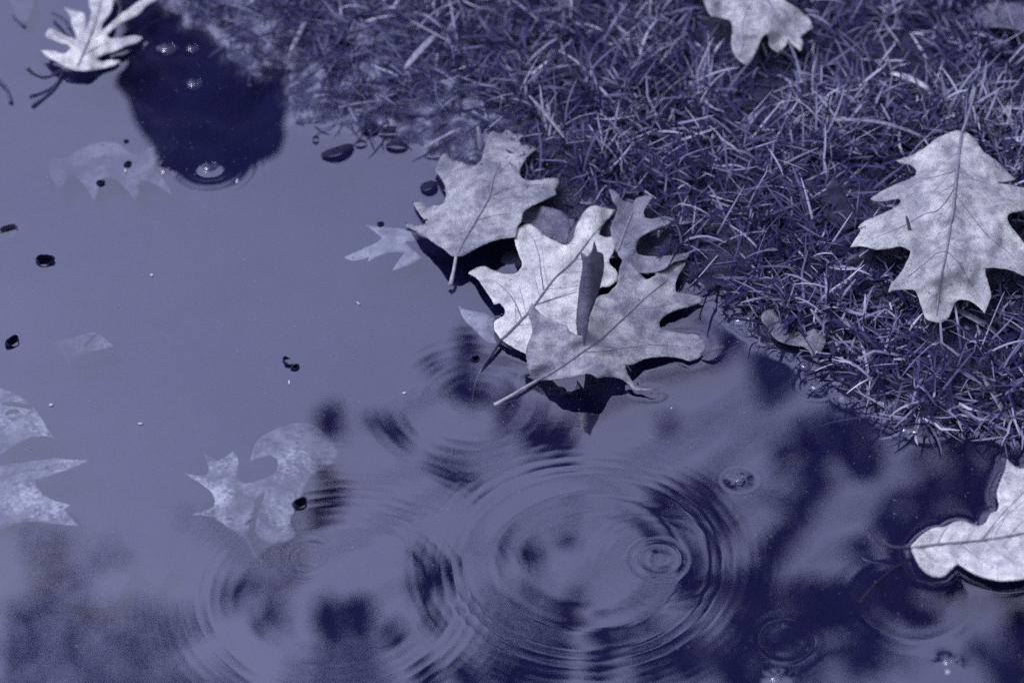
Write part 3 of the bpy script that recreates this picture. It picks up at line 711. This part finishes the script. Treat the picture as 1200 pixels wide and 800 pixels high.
twig("dark straight-ended stalk running down-left from the pin oak leaf", [(74, 83), (64, 103), (50, 116), (38, 124)], [.3, .1, .05, .1], .0011)
twig("dark bent stalk cut by the left edge near the top", [(-8, 88), (0, 95), (9, 106), (13, 120)], [.1, .15, .1, .1], .0012)
twig("dark curved stalk lying against the pin oak leaf's left side", [(62, 16), (74, 23), (84, 34), (90, 45)], [.4, .7, .7, .6], .0013)
twig("thin dark twig over the corner sunken leaf", [(15, 19), (22, 25), (29, 31)], [.05, .1, .1], .0008)
twig("dark thin root curving out from under the bleached floating leaf", [(1068, 655), (1045, 668), (1022, 688), (1008, 706)], [-.1, -.3, -.5, -.7], .0009)
strip('leaf_tatter', "dark torn scrap lying on the upper sunken leaf at the left edge", 'leaf scrap', (2, 473), (38, 478), 7, .1, SUNKDARK, -.004, -.004, .003)
strip('leaf_tatter', "small dark scrap left of the first one's tip on the upper sunken leaf", 'leaf scrap', (6, 486), (22, 482), 6, .1, SUNKDARK, -.005, -.005, .002)
strip('leaf_tatter', "dark chip in the notch of the lower sunken leaf at the left edge", 'leaf scrap', (43, 569), (48, 573), 4, .1, SUNKDARK, -.003, -.003, .001)
strip('leaf_tatter', "dark chip just outside the notch of the lower sunken leaf", 'leaf scrap', (56, 577), (62, 579), 4, .1, SUNKDARK, -.003, -.003, .001)
strip('leaf_tatter', "dark splinter on the small faint leaf scrap below the round seed", 'leaf scrap', (98, 406), (113, 391), 3, .05, SUNKDARK, -.004, -.004, .001)
twig("dark wiry twig crossing the mottled sunken leaf's stalk", [(304, 600), (296, 610), (288, 613)], [-.2, -.1, -.1], .0009)

def fleck(label, px, py, l, wd, ang, z=.0005):
    n = 14; V = [(0, 0, .0006)]; r = np.random.default_rng(int(px + py))
    for k in range(n):
        t = 2 * math.pi * k / n; q_ = 1 + r.uniform(-.2, .2); V.append((l * q_ * math.cos(t) * .00022, wd * q_ * math.sin(t) * .00022, 0))
    for k in range(n): V.append((V[1 + k][0] * .7, V[1 + k][1] * .7, -.0007))
    Fq = [(0, 1 + k, 1 + (k + 1) % n) for k in range(n)] + [(1 + (k + 1) % n, 1 + k, 1 + n + k) for k in range(n)] + [(1 + (k + 1) % n, 1 + n + k, 1 + n + (k + 1) % n) for k in range(n)]
    o = link('pale_fleck', mesh_np('pale_fleck', V, Fq, FLECK)); o.location = at(px, py, z); o.rotation_euler[2] = ang
    return tag(o, label, 'fleck', 'pale flecks floating on the puddle')
fleck("white sliver floating in open water left of the brightest leaf", 420, 355, 11, 3, 2.3)
fleck("white crumb floating beside the broken reflection below the cluster", 474, 460, 8, 5, .2)
fleck("white crumb between the two sunken leaves at the left edge and open water", 60, 474, 7, 7, .2)
fleck("white crumb above the mottled sunken leaf, alone in open water", 165, 496, 9, 5, .1)
fleck("pale splinter below the seed on the faint sunken leaf", 147, 200, 4, 11, .1)
fleck("thin pale sliver at the foot of the dark rounded reflection", 278, 212, 4, 14, .05)
fleck("pale splinter under the split husk", 339, 448, 3, 14, .05)
fleck("painted bubble glint on the dark ring near the bottom right corner", 1111, 787, 7, 9, .2)  # pale chip stands in for a bubble's highlight
fleck("tiny white dot off the right tip of the front cluster leaf", 787, 478, 4, 3, .2)
fleck("faint pale fleck in upper open water between husk and scrap", 178, 322, 6, 7, .2)

# ------------------------------------------------------------------ bubbles
BUB = [(228, 98, 11, "bubble alone in the middle of the dark rounded reflection"), (197, 57, 13, "left bubble of the pair under the mossy bank"), (226, 57, 9, "right bubble of the pair under the mossy bank"),
       (246, 196, 12, "flat bubble at the tip of the dark rounded reflection"), (194, 200, 8, "small bubble left of the tip of the dark reflection"), 
       (957, 453, 9, "bubble with a bright core just off the right bank"), (866, 562, 6, "small bubble alone right of the large ripple"), (1046, 471, 19, "largest oval bubble among the wet blades"),
       (1090, 490, 10, "bubble right of the largest one at the bank"), (1064, 502, 12, "left bubble of the touching pair at the bank"), (1077, 504, 13, "right bubble of the touching pair at the bank"), (1080, 478, 8, "smallest bubble on the wet bank"),
       (883, 372, 14, "bubble beside the front cluster leaf's right tip at the bank"), 
       (910, 794, 9, "bubble cut by the bottom edge"), (1112, 775, 8, "bubble under the painted glint near the bottom right corner"), (945, 428, 9, "faint bubble below the soaked pointed lobe"),
       (868, 374, 9, "small bubble touching the bank's left bubble")]
def dome(rad, flat):
    V = [(0, 0, rad * flat)]; n1, n2 = 28, 9; Fq = []
    for i in range(1, n2 + 1):
        a = math.pi / 2 * i / n2
        for k in range(n1):
            t = 2 * math.pi * k / n1; V.append((rad * math.sin(a) * math.cos(t), rad * math.sin(a) * math.sin(t), rad * flat * math.cos(a)))
    for k in range(n1): Fq.append((0, 1 + k, 1 + (k + 1) % n1, 1 + (k + 1) % n1))
    for i in range(n2 - 1):
        for k in range(n1): Fq.append((1 + i * n1 + k, 1 + (i + 1) * n1 + k, 1 + (i + 1) * n1 + (k + 1) % n1, 1 + i * n1 + (k + 1) % n1))
    me = bpy.data.meshes.new('bubble'); me.from_pydata(V, [], [tuple(dict.fromkeys(f)) for f in Fq])
    for p in me.polygons: p.use_smooth = True
    me.materials.append(BUBBLE); return me
for px, py, rp, lb in BUB:
    o = link('bubble', dome(rp * .0006 * .92, .42)); o.location = at(px, py, .0002); tag(o, lb, 'bubble', 'bubbles on the puddle')

# ------------------------------------------------------------------ water surface with ripples and menisci
xs = axis(-.42, .42, .00125, 1.2, 1.25); ys = axis(-.43, .36, .0014, 1.2, 1.25)
ys = ys[(ys > -1.3) & (ys < .9)]
X, Y, F = grid(xs, ys); P2 = np.stack([X, Y], 1); Zw = np.zeros(len(X))
def ring(px, py, r0, width, lam, amp, ph=0.0):
    global Zw
    c = at(px, py, 0); r = np.hypot(X - c[0], Y - c[1])
    Zw += amp * np.cos(2 * math.pi * (r - r0) / lam + ph) * np.exp(-((r - r0) / width) ** 2)
ring(688, 655, .088, .012, .0085, 8e-6)
ring(688, 655, .062, .020, .022, 1.8e-5)
ring(688, 655, .112, .014, .0068, 1.2e-6)
ring(390, 695, .088, .016, .0085, 5e-6)
ring(390, 695, .06, .016, .02, 6e-6)
ring(390, 695, .12, .015, .007, 1.2e-6)
ring(772, 655, .014, .006, .009, 2.2e-5)
ring(772, 655, .040, .010, .008, 3e-6)
ring(560, 470, .05, .03, .010, 3e-6)
ring(246, 196, .016, .012, .006, 4e-6)
ring(246, 196, .036, .012, .006, 4e-6)
ring(194, 200, .008, .008, .005, 5e-6)
ring(957, 453, .009, .006, .006, 1.5e-5)
ring(866, 562, .008, .006, .006, 8e-6)
ring(1066, 700, .038, .008, .014, 6e-6)
ring(920, 750, .018, .006, .010, 1e-5)
ring(362, 653, .013, .006, .007, 5e-6)
for k in range(16):
    a = rng.uniform(0, math.tau); lam = rng.uniform(.03, .11); ph = rng.uniform(0, math.tau)
    Zw += 1.6e-6 * lam / .05 * np.sin((X * math.cos(a) + Y * math.sin(a)) * math.tau / lam + ph)
def meniscus(poly, hh, amp, lam=.0028):
    global Zw
    lo = poly.min(0) - .02; hi = poly.max(0) + .02
    k = np.where((X > lo[0]) & (X < hi[0]) & (Y > lo[1]) & (Y < hi[1]))[0]
    if not len(k): return
    low = [i for i in range(len(poly)) if hh[i] < .0065]
    if not low: return
    Pk = P2[k]; best = np.full(len(k), 1e9)
    for i in low:
        best = np.minimum(best, np.hypot(Pk[:, 0] - poly[i, 0], Pk[:, 1] - poly[i, 1]))
    Zw[k] += amp * np.exp(-best / lam)
for poly, hh in FLOATERS: meniscus(poly, hh, -.0003)
for px, py, rp, lb in BUB:
    c = at(px, py, 0); r = np.hypot(X - c[0], Y - c[1]); rb = rp * .0006 * .92
    Zw += .00022 * np.exp(-np.maximum(r - rb, 0) / .002) * (r < rb + .02)
rm = np.random.default_rng(5); cand = np.stack([rm.uniform(.10, .42, 9000), rm.uniform(-.14, .08, 9000)], 1); cs = land_dist(cand)
for c in cand[(cs > -.013) & (cs < -.001)][:170]:      # water drawn up round the drowned blades
    k = np.where((np.abs(X - c[0]) < .014) & (np.abs(Y - c[1]) < .014))[0]
    if len(k): Zw[k] += rm.uniform(.0002, .0006) * np.exp(-np.hypot(X[k] - c[0], Y[k] - c[1]) / .0024)
wt = link('puddle_water', mesh_np('puddle_water', np.stack([X, Y, Zw], 1), F, WATER)); wt['kind'] = 'structure'

# fine dust and pollen on the water film
r = np.random.default_rng(21); nd = 7000
dx, dy = r.uniform(-.42, .42, nd), r.uniform(-.42, .34, nd); keep = land_dist(np.stack([dx, dy], 1)) < -.004; dx, dy = dx[keep], dy[keep]; nd = len(dx)
rad = .00012 + .00028 * r.random(nd) ** 4; ph0 = r.uniform(0, 6.28, nd); V = np.zeros((nd, 5, 3))
for k in range(5):
    q_ = r.uniform(.6, 1.3, nd); V[:, k] = np.stack([dx + rad * q_ * np.cos(ph0 + k * 1.2566), dy + rad * q_ * np.sin(ph0 + k * 1.2566), np.full(nd, .0004)], 1)
b = np.arange(nd)[:, None] * 5
du = link('floating_dust', mesh_np('floating_dust', V.reshape(-1, 3), np.vstack([b + [0, 1, 2], b + [0, 2, 3], b + [0, 3, 4]]), simple_mat("dust", (.16, .16, .2), (.4, .4, .42), .8, 300, .1), smooth=False)); du['kind'] = 'stuff'
tag(du, "fine pale dust scattered over the puddle's surface film", 'dust')

# ------------------------------------------------------------------ grass
def blades(N, region, dens, length, width, tilt, seed, flat=False, shade=1.0):
    r = np.random.default_rng(seed); K = 6
    x = r.uniform(region[0], region[1], N); y = r.uniform(region[2], region[3], N); P = np.stack([x, y], 1)
    sd = land_dist(P); keep = dens(P, sd, r); P = P[keep]; sd = sd[keep]; n = len(P)
    L = r.uniform(*length, n); W = r.uniform(*width, n)
    az = r.uniform(0, math.tau, n); th = np.radians(r.uniform(*tilt, n)); bend = r.normal(.4, .45, n); tw = r.normal(0, .4, n)
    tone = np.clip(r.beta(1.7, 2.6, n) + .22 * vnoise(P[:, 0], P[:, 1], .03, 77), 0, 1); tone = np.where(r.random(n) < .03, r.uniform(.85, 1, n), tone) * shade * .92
    for poly, hm in FOOT:
        lo_, hi_ = poly.min(0) - .02, poly.max(0) + .02
        near = np.where((P > lo_).all(1) & (P < hi_).all(1))[0]
        if not len(near): continue
        ins = inside(P[near], poly); k = near[ins]; L[k] *= .3; th[k] = np.radians(r.uniform(70, 88, len(k)))
        e = near[(~ins) & (seg_dist(P[near], poly) < .012)]; L[e] *= np.where(r.random(len(e)) < .9, .5, 1)
    z0 = ground_z(P[:, 0], P[:, 1], sd)
    if flat: z0 = np.where(r.random(n) < .55, np.maximum(z0, .0005), np.maximum(z0, -.012))
    C = np.stack([P[:, 0], P[:, 1], z0 - (.001 if not flat else 0)], 1)
    V = np.zeros((n, K, 2, 3)); roll = r.uniform(-.9, .9, n)
    kink = r.integers(1, K, n); kk = r.normal(0, .65, n) * (r.random(n) < .5)
    for i in range(K):
        s = i / (K - 1)
        T = np.stack([np.sin(th) * np.cos(az), np.sin(th) * np.sin(az), np.cos(th)], 1)
        side = np.stack([-np.sin(az), np.cos(az), np.zeros(n)], 1); up = np.cross(T, side)
        sv = side * np.cos(roll)[:, None] + up * np.sin(roll)[:, None]
        ww = W * (1 - .72 * s ** 4) * .5
        V[:, i, 0] = C - sv * ww[:, None]; V[:, i, 1] = C + sv * ww[:, None]
        C = C + T * (L / (K - 1))[:, None]
        th = np.clip(th + bend / (K - 1) + np.where(kink == i, kk, 0), .02, 1.75 if not flat else 1.57); az = az + tw / (K - 1) + np.where(kink == i, kk, 0)
        C[:, 2] = np.maximum(C[:, 2], z0 + .0008)
    Vv = V.reshape(-1, 3); b = (np.arange(n) * K * 2)[:, None]; i = np.arange(K - 1)[None] * 2
    f = np.stack([b + i, b + i + 1, b + i + 3, b + i + 2], -1).reshape(-1, 4)
    return Vv, f, np.repeat(tone, K * 2)

def px_of(P):
    d = np.stack([P[:, 0], P[:, 1], np.zeros(len(P))], 1) - CAM
    zc = d @ FWD; return 600 + d @ RGT / zc * 1200 * LENS / 36, 400 - d @ UPV / zc * 1200 * LENS / 36

def dens_lawn(P, sd, r):
    db_ = seg_dist(P, BARE); bare_ = np.where(inside(P, BARE), -db_, db_)
    p = np.clip((sd - .002) / .02, 0, 1) * np.clip(.12 + bare_ / .07, .10, 1)
    p *= np.clip(.6 + .95 * vnoise(P[:, 0], P[:, 1], .022, 31) + .3 * vnoise(P[:, 0], P[:, 1], .07, 32), .06, 1)
    return r.random(len(P)) < p
def dens_wet(P, sd, r):
    x_, y_ = px_of(P)
    p = np.exp(-((sd - .016) / .016) ** 2) * np.clip((x_ - 840) / 120, .0, 1)
    return r.random(len(P)) < p
def dens_bank(P, sd, r):
    p = np.clip((sd + .004) / .02, 0, 1) * np.clip(.55 + .9 * vnoise(P[:, 0], P[:, 1], .03, 33), .05, 1) * np.clip(sd / .05, .25, 1)
    return r.random(len(P)) < p
parts_ = [blades(50000, (-.5, .62, -.12, .62), dens_lawn, (.014, .046), (.0010, .0020), (30, 88), 3),
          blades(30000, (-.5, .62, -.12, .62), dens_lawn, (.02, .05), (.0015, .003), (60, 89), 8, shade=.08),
          blades(12000, (.10, .62, -.15, .16), dens_wet, (.015, .04), (.0010, .0021), (74, 89), 4, True),
          blades(16000, (-.40, .02, .05, .55), dens_bank, (.012, .036), (.0009, .0019), (70, 89), 9, True, .5)]
Vs, Fs, Ts, off = [], [], [], 0
for v_, f_, t_ in parts_:
    Vs.append(v_); Fs.append(f_ + off); Ts.append(t_); off += len(v_)
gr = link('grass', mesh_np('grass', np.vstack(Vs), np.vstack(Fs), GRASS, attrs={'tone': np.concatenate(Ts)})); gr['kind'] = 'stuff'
tag(gr, "short wet lawn grass tangled along the puddle's upper right bank", 'grass')

# loose dead stalks
DS = 'dead grass stalks lying on the lawn'
strip('dry_stalk', "brightest bleached straw on the lawn above the large pale leaf", 'straw', (1044, 86), (1090, 106), 9, .03, STRAWB, .030, .028, .003, DS)
strip('dry_stalk', "long grey stalk lying above the large pale leaf's base", 'straw', (975, 141), (1085, 162), 6, -.04, STRAW, .034, .032, .004, DS)
strip('dry_stalk', "broad dead blade on the lawn above the cluster, upper left", 'straw', (474, 82), (511, 41), 9, .03, STRAW, .026, .036, .003, DS)
strip('dry_stalk', "dead blade pointing at the uppermost cluster leaf from upper right", 'straw', (620, 112), (666, 167), 4, .02, STRAW, .034, .028, .003, DS)
strip('dry_stalk', "thin straw reaching the water left of the uppermost cluster leaf", 'straw', (493, 176), (541, 150), 4, .03, STRAW, .003, .014, .002, DS)
strip('dry_stalk', "short upright straw touching the uppermost cluster leaf's left top", 'straw', (563, 178), (560, 148), 5, .02, STRAW, .010, .024, .001, DS)
strip('dry_stalk', "wide pale blade slanting across the bank above the soaked leaf", 'straw', (985, 372), (1018, 402), 8, .02, STRAW, .012, .006, .002, DS)
strip('dry_stalk', "straight pale blade slanting to the water at the right edge", 'straw', (1153, 444), (1183, 496), 6, .02, STRAW, .016, .003, .002, DS)
strip('dry_stalk', "striped dead blade below the large pale leaf's right lobe", 'straw', (1118, 362), (1170, 392), 9, .02, STRAW, .022, .016, .002, DS)
strip('dry_stalk', "straw on the bare bank crossing the moss", 'straw', (340, 62), (358, 26), 6, .02, STRAW, .012, .02, .002, DS)
strip('dry_stalk', "pale straw standing right of the soaked pointed lobe", 'straw', (950, 362), (972, 392), 4, .1, STRAW, .02, .008, .003, DS)

strip('dry_stalk', "dark blade poking up across the large pale leaf's left notch", 'straw', (1058, 300), (1062, 253), 4, .12, DARKLEAF, .030, .058, .001, DS)

# ------------------------------------------------------------------ what the water mirrors: oak beyond the lawn, plus added post and far leaf veil
p, d = mirror_ray(256, 202); hd = math.hypot(d[0], d[1]); t = .78 / hd; top = p + d * t
prof = [(z_, .088 * (1 - math.exp(-z_ / .045)) ** .62 * (1 + .05 * math.sin(z_ * 60) + .03 * math.sin(z_ * 140 + 1))) for z_ in list(np.linspace(0, .3, 60))] + [(top[2] + .1, .09)]
V, Fq = [], []; n1 = 28
for (dz, rr) in prof:
    for k in range(n1):
        a = math.tau * k / n1; jj = 1 + .07 * math.sin(3 * a + dz * 31) + .05 * math.sin(7 * a + dz * 80) + .03 * math.sin(13 * a + dz * 150)
        V.append((rr * jj * math.cos(a), rr * jj * math.sin(a), top[2] - dz))
for i in range(len(prof) - 1):
    for k in range(n1): Fq.append((i * n1 + k, (i + 1) * n1 + k, (i + 1) * n1 + (k + 1) % n1, i * n1 + (k + 1) % n1))
po = link('added_post', mesh_np('added_post', np.array(V), Fq, BARK)); po.location = (top[0], top[1], 0)  # post shape added out of view for its dark reflection
tag(po, "dark round-topped post shape added out of view for its mirror image at upper left", 'post')

tree_o = thing('oak_tree', "dark oak tree beyond the lawn whose leafy boughs are mirrored in the puddle", 'tree', (2.3, 5.2, 0))
CL = [(535, 440, 38, 34, 5), (605, 490, 36, 24, 4), (530, 553, 26, 16, 3), (650, 510, 20, 36, 3), (395, 512, 18, 20, 2), (455, 498, 14, 16, 1), (388, 585, 30, 28, 4), (400, 722, 50, 36, 7), (305, 690, 34, 10, 2), (495, 690, 22, 40, 4),
      (645, 635, 30, 18, 2), (668, 705, 26, 30, 4), (760, 600, 55, 22, 4), (870, 400, 30, 30, 4), (905, 440, 20, 25, 2), (960, 535, 42, 36, 6), (935, 590, 28, 36, 4), (1000, 495, 36, 24, 4), (1140, 570, 34, 26, 5), (820, 595, 26, 36, 4),
      (860, 715, 55, 40, 9), (950, 740, 40, 46, 8), (840, 770, 60, 24, 6), (1060, 700, 56, 46, 9), (770, 785, 60, 18, 5), (690, 775, 50, 14, 3), (1180, 760, 40, 40, 6), (1060, 630, 30, 24, 3), (1170, 520, 55, 22, 7), (1010, 760, 40, 30, 4),
      (560, 790, 60, 14, 3), (1090, 600, 50, 40, 5), (900, 650, 30, 30, 3), (1000, 700, 40, 40, 5), (700, 740, 60, 30, 4), (1130, 640, 60, 50, 5), (830, 660, 12, 40, 2), (785, 495, 22, 18, 1), (1190, 640, 20, 40, 3), (1120, 500, 40, 16, 4)]
r_far = np.random.default_rng(4)
FAR = []
for _ in range(6500):
    a_, b_ = r_far.uniform(-80, 780), r_far.uniform(600, 860)
    if r_far.random() < (b_ - 575) / 170 and vnoise(a_, b_, 90, 61) + .6 * vnoise(a_, b_, 40, 62) > -.3: FAR.append((a_, b_, 4, 4, 1))
leafpoly = np.array([(0, 0), (.12, .16), (.10, .20), (.34, .22), (.22, .42), (.40, .62), (.20, .60), (.22, .82), (0, 1.05), (-.22, .82), (-.20, .60), (-.40, .62), (-.22, .42), (-.34, .22), (-.10, .20), (-.12, .16)])
r = np.random.default_rng(11); LV, LF = [], []; ends = []; CUT = None
for ci, (cx, cy, rx, ry, n) in enumerate(CL + FAR):
    far = ci >= len(CL)
    p, d = mirror_ray(cx, cy); t0 = r.uniform(14, 17) if far else r.uniform(4.4, 5.6) + 2.4 * min(1, max(0, (cx - 680) / 200)); far or ends.append(p + d * t0)
    if far and CUT is None: CUT = (len(LV), len(LF))
    for k in range(int(n * (2 if far or cx < 760 else 2.5))):
        p, d = mirror_ray(cx + rx * r.normal(0, .6), cy + ry * r.normal(0, .6))
        c = p + d * (t0 + r.uniform(-.2, .2)); sz = r.uniform(.07, .13) * (.5 if far else 1.5 if cx > 790 else 1)
        M = np.array(__import__('mathutils').Euler((r.uniform(-.9, .9) + 2.2, r.uniform(-.6, .6), r.uniform(0, math.tau))).to_matrix())
        b0 = len(LV)
        for (u, v_) in leafpoly:
            LV.append(c + M @ (np.array([u, v_ - .5, .35 * u * u - .15 * (v_ - .5) ** 2]) * sz))
        LF.append(tuple(range(b0, b0 + len(leafpoly))))
me = bpy.data.meshes.new('crown'); me.from_pydata([tuple(v_) for v_ in LV[:CUT[0]]], [], LF[:CUT[1]]); me.materials.append(TREELEAF)
part('crown', me, tree_o)
far_veil_o = thing('oak_tree', "loose leaf veil added farther off to dim the mirrored sky at lower left", 'tree', (-8.0, 14.5, 0))  # crown and trunk added out of view to dim the reflection
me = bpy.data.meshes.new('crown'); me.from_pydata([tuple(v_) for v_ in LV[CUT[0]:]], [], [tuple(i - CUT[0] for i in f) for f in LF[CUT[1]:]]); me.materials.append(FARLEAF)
part('crown', me, far_veil_o)
tp = catmull([(-8, 14.5, -.3), (-7.8, 14.4, 4), (-7.0, 14.2, 8), (-5.5, 14, 13)], .4, False)
part('trunk', tube('trunk', tp, np.linspace(.3, .05, len(tp)), BARK, 14), far_veil_o)
tp = np.array([(2.3, 5.2, -.2), (2.26, 5.15, 1.2), (2.2, 5.1, 2.6), (2.15, 5.05, 4.2), (2.1, 5.0, 6.0)])
part('trunk', tube('trunk', catmull(tp, .2, False), np.linspace(.17, .06, len(catmull(tp, .2, False))), BARK, 14), tree_o)
VV, FF, o_ = [], [], 0
for e in ends:
    a = np.array([2.18, 5.08, min(5.4, max(1.6, e[2] - .5 + r.uniform(-.4, .3)))]); mid = (a * .45 + e * .55) + np.array([0, .1, r.uniform(.1, .35)])
    C = catmull([a, mid, e], .12, False); v_, f_ = tube_arrays(C, np.linspace(.008, .002, len(C)), 6)
    VV.append(v_); FF += [tuple(x + o_ for x in f) for f in f_]; o_ += len(v_)
me = bpy.data.meshes.new('boughs'); me.from_pydata([tuple(v_) for v_ in np.vstack(VV)], [], [tuple(dict.fromkeys(f)) for f in FF])
me.materials.append(BARK); part('bough', me, tree_o)
